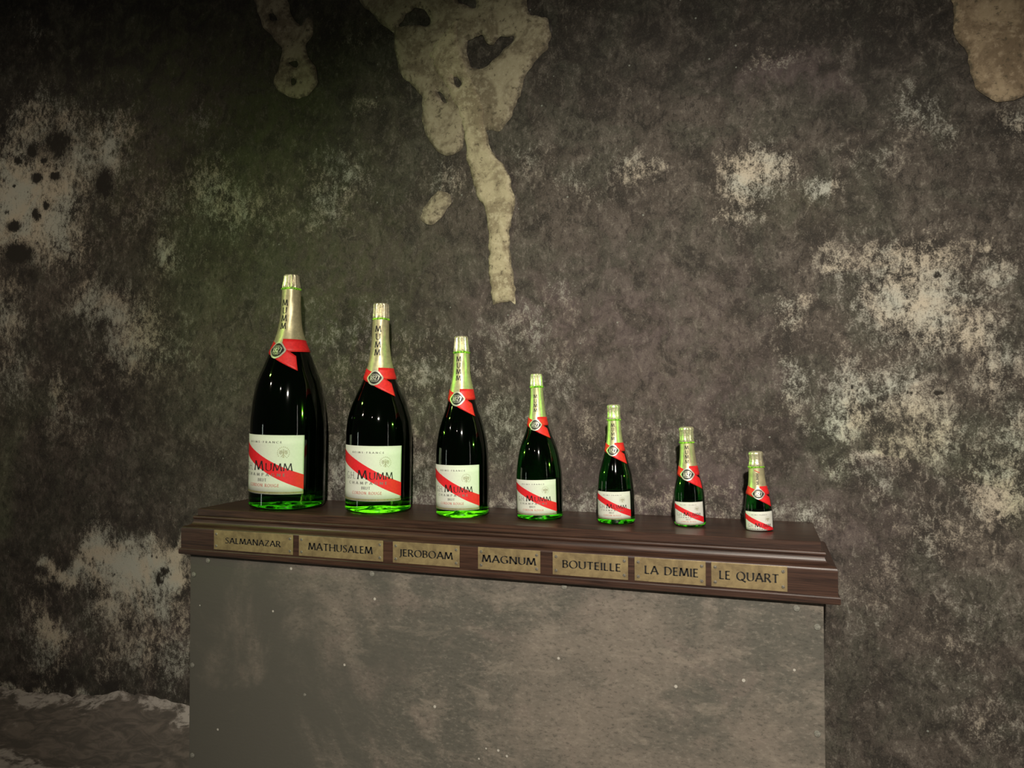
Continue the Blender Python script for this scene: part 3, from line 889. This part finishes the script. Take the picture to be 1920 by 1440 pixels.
def make_bottle(B):
    h, s = B['h'], B['s']
    root = empty('champagne_bottle', (B['X'], B['Y'], 0.0003))
    tl = math.radians(B['tilt'])
    r0 = B['prof'][0][1] / 2 / s * 0.985
    root.rotation_euler = (0, tl, 0)
    root.location.z += abs(math.sin(tl)) * r0 * 0.96
    tag(root, B['label'], 'bottle', 'champagne bottles in falling size')
    R = pchip([p[0] for p in B['prof']], [p[1] / 2 / s * 0.985 for p in B['prof']])
    rad = lambda z: float(R(z / h))
    ztop = B['prof'][-1][0] * h

    def surf(th, z, off):
        r = rad(z) + off
        return (r * math.sin(th), -r * math.cos(th), z)

    # glass: rounded heel, body, shoulder, neck (solid lens: glass and liquid together)
    c = r0 * 0.10
    pr = [(r0 * 0.86, 0.0)] + [(r0 - c * (1 - math.sin(a)) * 1.0, c * (1 - math.cos(a))) for a in np.linspace(0.15, PI / 2, 6)]
    pr += [(rad(z), z) for z in np.linspace(c * 1.25, ztop * 0.985, 60)]
    v, f = lathe(pr, 96)
    small = B['rim'] or B['key'] == 'MAGNUM'
    mesh_obj('glass_body', v, f, M['thin_glass' if small else 'glass'], root, smooth=True)
    # opaque core added to block glow, and the foot, glowing by emission
    core = 0.965
    zct = ztop * .97 if not small else B['lab'][1] * h * .97
    zc0 = (B['lab'][0] * .8 + .012) * h
    pr = [(rad(zc0) * core * .8, zc0)] + [(rad(z) * core, z) for z in np.linspace(zc0 + .004, zct, 40)]
    v, f = lathe(pr, 48)
    mesh_obj('glow_blocker', v, f, M['glow_blocker'], root, smooth=True)
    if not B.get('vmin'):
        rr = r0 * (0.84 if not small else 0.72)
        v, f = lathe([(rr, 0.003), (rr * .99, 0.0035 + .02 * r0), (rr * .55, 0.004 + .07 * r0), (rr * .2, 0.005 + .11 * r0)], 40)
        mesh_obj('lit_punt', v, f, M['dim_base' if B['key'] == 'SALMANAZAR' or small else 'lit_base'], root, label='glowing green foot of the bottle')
    # neck foil
    zb = h * (B['rib'][0] * 0.55 + B['rib'][1] * 0.45)
    ring = B['ring'] * h
    pr = [(rad(z) + 0.0003, z) for z in (zb,)] + [(rad(z) + 0.0009, z) for z in np.linspace(zb + .001, ring, 28)]
    v, f = lathe(pr, 64)
    rg = random.Random(int(h * 1e4))
    ph = rg.random() * 6
    vv = []
    for x, y, z in v:
        a = math.atan2(x, -y)
        k = 1 + 0.008 * math.sin(5 * a + ph + z * 40) + 0.006 * math.sin(9 * a + 2 * ph - z * 90)
        vv.append((x * k, y * k, z))
    mesh_obj('neck_foil', vv, f[:-2], M['foil'], root, smooth=True)
    # wire ring under the cap, its green glow put in as emission
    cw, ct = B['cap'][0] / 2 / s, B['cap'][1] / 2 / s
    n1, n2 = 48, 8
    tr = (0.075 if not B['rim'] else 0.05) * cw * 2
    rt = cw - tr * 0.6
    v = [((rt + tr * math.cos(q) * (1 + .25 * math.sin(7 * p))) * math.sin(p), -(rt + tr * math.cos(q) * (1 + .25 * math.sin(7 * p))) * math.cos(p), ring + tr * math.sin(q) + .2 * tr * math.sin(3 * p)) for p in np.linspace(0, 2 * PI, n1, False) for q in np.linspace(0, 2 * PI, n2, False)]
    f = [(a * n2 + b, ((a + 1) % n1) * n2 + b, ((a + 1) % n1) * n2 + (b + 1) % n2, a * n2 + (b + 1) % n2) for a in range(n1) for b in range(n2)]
    mesh_obj('wire_ring', v, f, M['glow_wire'], root, smooth=True, label='lime green glowing wire ring under the cap')
    # crimped foil cap
    n = 112
    H = h - ring
    prof = [(cw * .93, ring), (cw * 0.98, ring + .10 * H), (cw * .95, ring + .25 * H), ((cw * .5 + ct * .5) * .95, ring + .55 * H), (ct * 1.0, ring + .84 * H), (ct * .985, ring + .93 * H), (ct * .90, ring + .985 * H), (ct * .6, h), (0.0005, h)]
    if B['rim']:
        prof = [(cw * .90, ring), (cw * 1.0, ring + .08 * H), (cw * .93, ring + .24 * H), (ct * .98, ring + .40 * H), (ct * .96, ring + .66 * H), (ct * 1.03, ring + .78 * H), (ct * 1.03, ring + .86 * H), (ct * .98, ring + .93 * H), (ct * .86, ring + .98 * H), (ct * .60, h), (0.0005, h)]
    v, f = [], []
    pleats = 13 if not B['rim'] else 9
    for r_, z in prof:
        fz = (z - ring) / H
        amp = (.15 if not B['rim'] else .07) * max(0, math.sin(PI * min(1, fz * 1.02))) ** .6
        for k in range(n):
            a = 2 * PI * k / n
            w = 1 + amp * (math.sin(pleats * a + 1.2 * math.sin(2 * a + ph)) * .7 + .35 * math.sin((pleats + 4) * a + ph)) - amp * .5
            v.append((r_ * w * math.sin(a), -r_ * w * math.cos(a), z))
    for a in range(len(prof) - 1):
        for k in range(n):
            f.append((a * n + k, a * n + (k + 1) % n, (a + 1) * n + (k + 1) % n, (a + 1) * n + k))
    mesh_obj('foil_cap', v, f, M['cap'], root, smooth=True)
    # wire cage strands on the smaller corks
    if B['rim']:
        tb = MB()
        for q in range(4):
            a0 = q * PI / 2 + .55
            for off in (-.05, .05):
                A, Bp = [], []
                for t in np.linspace(0, 1, 7):
                    z = ring + H * (.02 + .80 * t)
                    rr_ = np.interp(z, [p[1] for p in prof], [p[0] for p in prof]) * 1.0 + .0007
                    aa = a0 + off * (1 - t) * 4
                    A.append((rr_ * math.sin(aa - .03), -rr_ * math.cos(aa - .03), z))
                    Bp.append((rr_ * math.sin(aa + .03), -rr_ * math.cos(aa + .03), z))
                tb.quad_strip(A, Bp)
        mesh_obj('wire_cage', tb.v, tb.f, M['cap'], root)

    # ---- red ribbon: a band, a sash end sweeping to a tail, a round seal
    ny = math.radians(B['nyaw'])
    za, zb2 = B['rib'][0] * h, B['rib'][1] * h
    bh = zb2 - za
    rm = rad((za + zb2) / 2)

    def strip(name, lo, hi, off, mat, parent, n=40, rows=4, label=None):
        """lo, hi: lists of (theta, z) edges; surface between them laid on the bottle"""
        v, f = [], []
        for i in range(rows + 1):
            t = i / rows
            for (ta, z_a), (tb_, z_b) in zip(lo, hi):
                v.append(surf(ny + ta + (tb_ - ta) * t, z_a + (z_b - z_a) * t, off))
        k = len(lo)
        for i in range(rows):
            for j in range(k - 1):
                f.append((i * k + j, i * k + j + 1, (i + 1) * k + j + 1, (i + 1) * k + j))
        o = mesh_obj(name, v, f, mat, parent, smooth=True, label=label)
        sd = o.modifiers.new('thickness', 'SOLIDIFY')
        sd.thickness = 0.0006
        sd.offset = -1
        return o

    ths = np.linspace(math.radians(10), math.radians(292), 60)
    dip = lambda t: 0.10 * bh * math.cos(t)
    rb = strip('ribbon', [(t, za - dip(t) * .6) for t in ths], [(t, zb2 + dip(t) * .2) for t in ths], 0.0017, M['red'], root)
    # left arm slopes down to the seal and runs on as the tail
    ta = np.linspace(math.radians(-68), math.radians(2), 20)
    g = lambda t: (t - ta[0]) / (ta[-1] - ta[0])
    strip('ribbon_arm', [(t, za + .02 * bh - .62 * bh * g(t) ** 1.3) for t in ta], [(t, zb2 - .02 * bh - .50 * bh * g(t) ** 1.3) for t in ta], 0.0021, M['red'], rb)
    # tail: pointed swallow end
    wd = 1.0 * bh / rm
    T = lambda a, z: (a * wd, za + z * bh)
    lo = [T(-.28, -.45), T(.42, -.95), T(1.30, -1.60)]
    hi = [T(.10, .55), T(.82, .02), T(1.29, -.40)]
    def dens(L, n=8):
        out = []
        for a, b in zip(L[:-1], L[1:]):
            out += [(a[0] + (b[0] - a[0]) * j / n, a[1] + (b[1] - a[1]) * j / n) for j in range(n)]
        return out + [L[-1]]
    strip('ribbon_tail', dens(lo), dens(hi), 0.0024, M['red'], rb, rows=6)

    # seal: dark rounded lozenge with pale rim
    ms = 0.73 * bh
    zc = za + .08 * bh if B['rim'] == 0 else za + .12 * bh

    def lozenge(k, m_=48):
        pts = []
        for i in range(m_):
            a = 2 * PI * i / m_
            r = 1 / (abs(math.cos(a)) ** 1.45 + abs(math.sin(a)) ** 1.45) ** (1 / 1.45)
            r *= 1 + .02 * math.cos(6 * a)
            pts.append((r * math.cos(a) * k, r * math.sin(a) * k))
        return pts

    rs = lambda z: max(rad(z), 1e-4)

    def on(x, z, off):
        return surf(ny + x / rs(zc), zc + z, off)

    def disc(name, k, off, mat, parent, label=None):
        P = lozenge(1.0)
        v, f = [on(0, 0, off)], []
        rings = 5
        for q in range(1, rings + 1):
            v += [on(x * k * q / rings, z * k * q / rings, off) for x, z in P]
        m_ = len(P)
        for i in range(m_):
            f.append((0, 1 + i, 1 + (i + 1) % m_))
            for q in range(rings - 1):
                a = 1 + q * m_
                f.append((a + i, a + m_ + i, a + m_ + (i + 1) % m_, a + (i + 1) % m_))
        o = mesh_obj(name, v, f, mat, parent, label=label)
        sd = o.modifiers.new('thickness', 'SOLIDIFY')
        sd.thickness = 0.0012
        sd.offset = -1
        return o

    seal = disc('seal', ms * 1.0, 0.0042, M['silver'], root, 'dark lozenge seal dated 1827 with pale rim')
    disc('seal_face', ms * 0.80, 0.0046, M['black'], seal)
    tb = MB()
    ch = ms * .52
    for A, Bq in text_strips('1827', ch, .10, .24, .92):
        tb.quad_strip([on(x, z - ch * .5, .0049) for x, z in A], [on(x, z - ch * .5, .0049) for x, z in Bq])
    for zz, w in ((.46, .34), (.36, .50), (-.38, .46), (-.48, .32)):
        k = 7
        for q in range(k):
            xa = (-w + 2 * w * q / k) * ms
            xb = xa + 2 * w / k * ms * .62
            tb.quad_strip([on(xa, (zz - .032) * ms, .0049), on(xb, (zz - .032) * ms, .0049)], [on(xa, (zz + .032) * ms, .0049), on(xb, (zz + .032) * ms, .0049)])
    mesh_obj('seal_lettering', tb.v, tb.f, M['silver'], seal, label='pale numerals reading 1827')

    # ---- lettering down the neck
    tb = MB()
    z1, z0 = ring - 0.035 * h, zb2 + .012 * h
    if B['key'] == 'LE QUART':
        L = (z1 - z0) * .80
        hh = .0058
        zc2 = z0 + .40 * (z1 - z0) + .001
        sp = .12
        wx = L * .92 / (text_width('MUMM', sp) * hh)
        for A, Bq in text_strips('MUMM', hh, sp, .16, wx):
            def rot(p):
                x, y = p
                z = zc2 + x
                return surf(ny + (-(y - hh * .5)) / rad(z) , z, .0017)
            tb.quad_strip([rot(p) for p in A], [rot(p) for p in Bq])
        o_ = mesh_obj('neck_lettering', tb.v, tb.f, M['black'], root, label='small black MUMM reading up the neck')
        tb = MB()
        zs_ = z1 - .004
        r_ = rad(zs_)
        tb.quad_strip([surf(ny + x / r_, zs_ + .003 - .55 * (x + .006), .0018) for x in np.linspace(-.006, .006, 6)], [surf(ny + x / r_, zs_ + .0046 - .55 * (x + .006), .0018) for x in np.linspace(-.006, .006, 6)])
        mesh_obj('red_slash', tb.v, tb.f, M['red'], root)
    else:
        Ln = ring - zb2
        z1, z0 = ring - B['nt'][0] * Ln, ring - B['nt'][1] * Ln
        k = 4
        step = (z1 - z0) / k
        hh = step * .78
        for i, cch in enumerate('MUMM'):
            zb_ = z1 - step * (i + 1) + step * .2
            for A, Bq in text_strips(cch, hh, 0, .15, .95):
                tb.quad_strip([surf(ny + x / rad(zb_ + z), zb_ + z, .0017) for x, z in A], [surf(ny + x / rad(zb_ + z), zb_ + z, .0017) for x, z in Bq])
        mesh_obj('neck_lettering', tb.v, tb.f, M['black'], root, label='black MUMM stacked down the neck')

    # ---- front label
    half = math.radians(B.get('half', 62))
    ly = math.radians(B['yaw'])
    vmin = B.get('vmin', 0.0)
    zl0, zl1 = B['lab'][0] * h, B['lab'][1] * h
    Hl = (zl1 - zl0) / (1 - vmin)
    zref = zl1 - Hl
    rl = rad((zl0 + zl1) / 2)
    Wd = 2 * half * rl

    def lp(u, v_, off):
        th = ly + (u - .5) * 2 * half
        return surf(th, zref + v_ * Hl, off)

    def panel(name, lo, hi, off, mat, parent, nu=40, nv=6, thick=0.0005, u0=0.0, u1=1.0):
        v, f = [], []
        us = np.linspace(u0, u1, nu + 1)
        for j in range(nv + 1):
            for u in us:
                a, b = lo(u), hi(u)
                v.append(lp(u, a + (b - a) * j / nv, off))
        k = nu + 1
        for j in range(nv):
            for i in range(nu):
                f.append((j * k + i, j * k + i + 1, (j + 1) * k + i + 1, (j + 1) * k + i))
        o = mesh_obj(name, v, f, mat, parent, smooth=True)
        if thick:
            sd = o.modifiers.new('thickness', 'SOLIDIFY')
            sd.thickness = thick
            sd.offset = -1
        return o

    lab = panel('label', lambda u: vmin, lambda u: 1.0, .0008, M['paper'], root)
    lab['label'] = 'white paper label crossed by a red sash'
    up = lambda u: .93 - .60 * u + .018 * math.sin(2 * PI * u)
    dn = lambda u: max(vmin, .715 - .635 * u + .018 * math.sin(2 * PI * u))
    if vmin:
        up = lambda u: .93 - .60 * u
        dn = lambda u: max(vmin + .0, .715 - .60 * u)
    panel('sash', dn, up, .0010, M['sash'], lab, thick=0)
    if not vmin:
        panel('gold_line', lambda u: .012, lambda u: .045, .0010, M['gold'], lab, nv=1, thick=0)

    def write(name, txt, uc, v0, ch, w, sp, wt, mat, off=.0012, label=None, tb=None):
        fin = tb is None
        tb = tb or MB()
        c_ = ch * Hl
        wx = w * Wd / (text_width(txt, sp) * c_)
        for A, Bq in text_strips(txt, c_, sp, wt, wx):
            tb.quad_strip([lp(uc + x / Wd, v0 + z / Hl, off) for x, z in A], [lp(uc + x / Wd, v0 + z / Hl, off) for x, z in Bq])
        if fin:
            mesh_obj(name, tb.v, tb.f, mat, lab, label=label)

    tb = MB()
    write('', 'G.H.', .225, .395, .125, .195, .10, .085, None, tb=tb)
    write('', 'M', .435, .395, .165, .150, .05, .125, None, tb=tb)
    write('', 'UMM', .700, .395, .130, .325, .12, .12, None, tb=tb)
    mesh_obj('maker_lettering', tb.v, tb.f, M['black'], lab, label='black lettering reading G.H. MUMM')
    write('champagne_lettering', 'CHAMPAGNE', .49, .305, .048, .58, .70, .20, M['grey'], label='grey letters reading CHAMPAGNE')
    write('origin_lettering', 'REIMS-FRANCE', .50, .865, .032, .47, .55, .20, M['grey'], label='tiny grey letters reading REIMS-FRANCE')
    if not vmin:
        write('brut_lettering', 'BRUT', .49, .215, .050, .125, .25, .20, M['grey'], label='grey letters reading BRUT')
        write('name_lettering', 'CORDON ROUGE', .49, .125, .050, .44, .30, .20, M['redink'], label='red letters reading CORDON ROUGE')
    # emblem: ring of tiny marks round a spread bird
    tb = MB()
    ec = (.755, .705)
    er = .105 * Hl

    def ep(x, z):
        return lp(ec[0] + x / Wd, ec[1] + z / Hl, .0012)
    for k in range(20):
        if 13 <= k <= 16: continue
        a = 2 * PI * k / 20
        for da, ra, rb_ in ((0, .86, 1.0),):
            c_, n_ = math.cos(a), math.sin(a)
            w_ = .075 * er
            tb.quad_strip([ep(er * ra * c_ - w_ * n_, er * ra * n_ + w_ * c_), ep(er * rb_ * c_ - w_ * n_, er * rb_ * n_ + w_ * c_)], [ep(er * ra * c_ + w_ * n_, er * ra * n_ - w_ * c_), ep(er * rb_ * c_ + w_ * n_, er * rb_ * n_ - w_ * c_)])
    mesh_obj('emblem_ring', tb.v, tb.f, M['cream'], lab)
    tb = MB()
    for sgn in (-1, 1):
        for k in range(5):
            x = sgn * (.22 + .10 * k) * er
            tb.quad_strip([ep(x - .035 * er, (.45 - .05 * k) * er), ep(x - .035 * er, (-.35 + .10 * abs(k - 2)) * er)], [ep(x + .035 * er, (.45 - .05 * k) * er), ep(x + .035 * er, (-.35 + .10 * abs(k - 2)) * er)])
        tb.quad_strip([ep(sgn * .04 * er, .1 * er), ep(sgn * .62 * er, .42 * er)], [ep(sgn * .04 * er, .0), ep(sgn * .62 * er, .32 * er)])
        tb.quad_strip([ep(sgn * .05 * er, -.3 * er), ep(sgn * .3 * er, -.70 * er)], [ep(sgn * .13 * er, -.3 * er), ep(sgn * .40 * er, -.66 * er)])
    tb.quad_strip([ep(-.10 * er, -.45 * er), ep(-.12 * er, 0), ep(-.06 * er, .35 * er), ep(-.09 * er, .58 * er)], [ep(.10 * er, -.45 * er), ep(.12 * er, 0), ep(.06 * er, .35 * er), ep(.09 * er, .58 * er)])
    tb.quad_strip([ep(-.16 * er, -.8 * er), ep(-.04 * er, -.4 * er)], [ep(.16 * er, -.8 * er), ep(.04 * er, -.4 * er)])
    mesh_obj('emblem', tb.v, tb.f, M['cream'], lab, label='pale gold spread bird emblem')
    return root


for B in BOT:
    make_bottle(B)
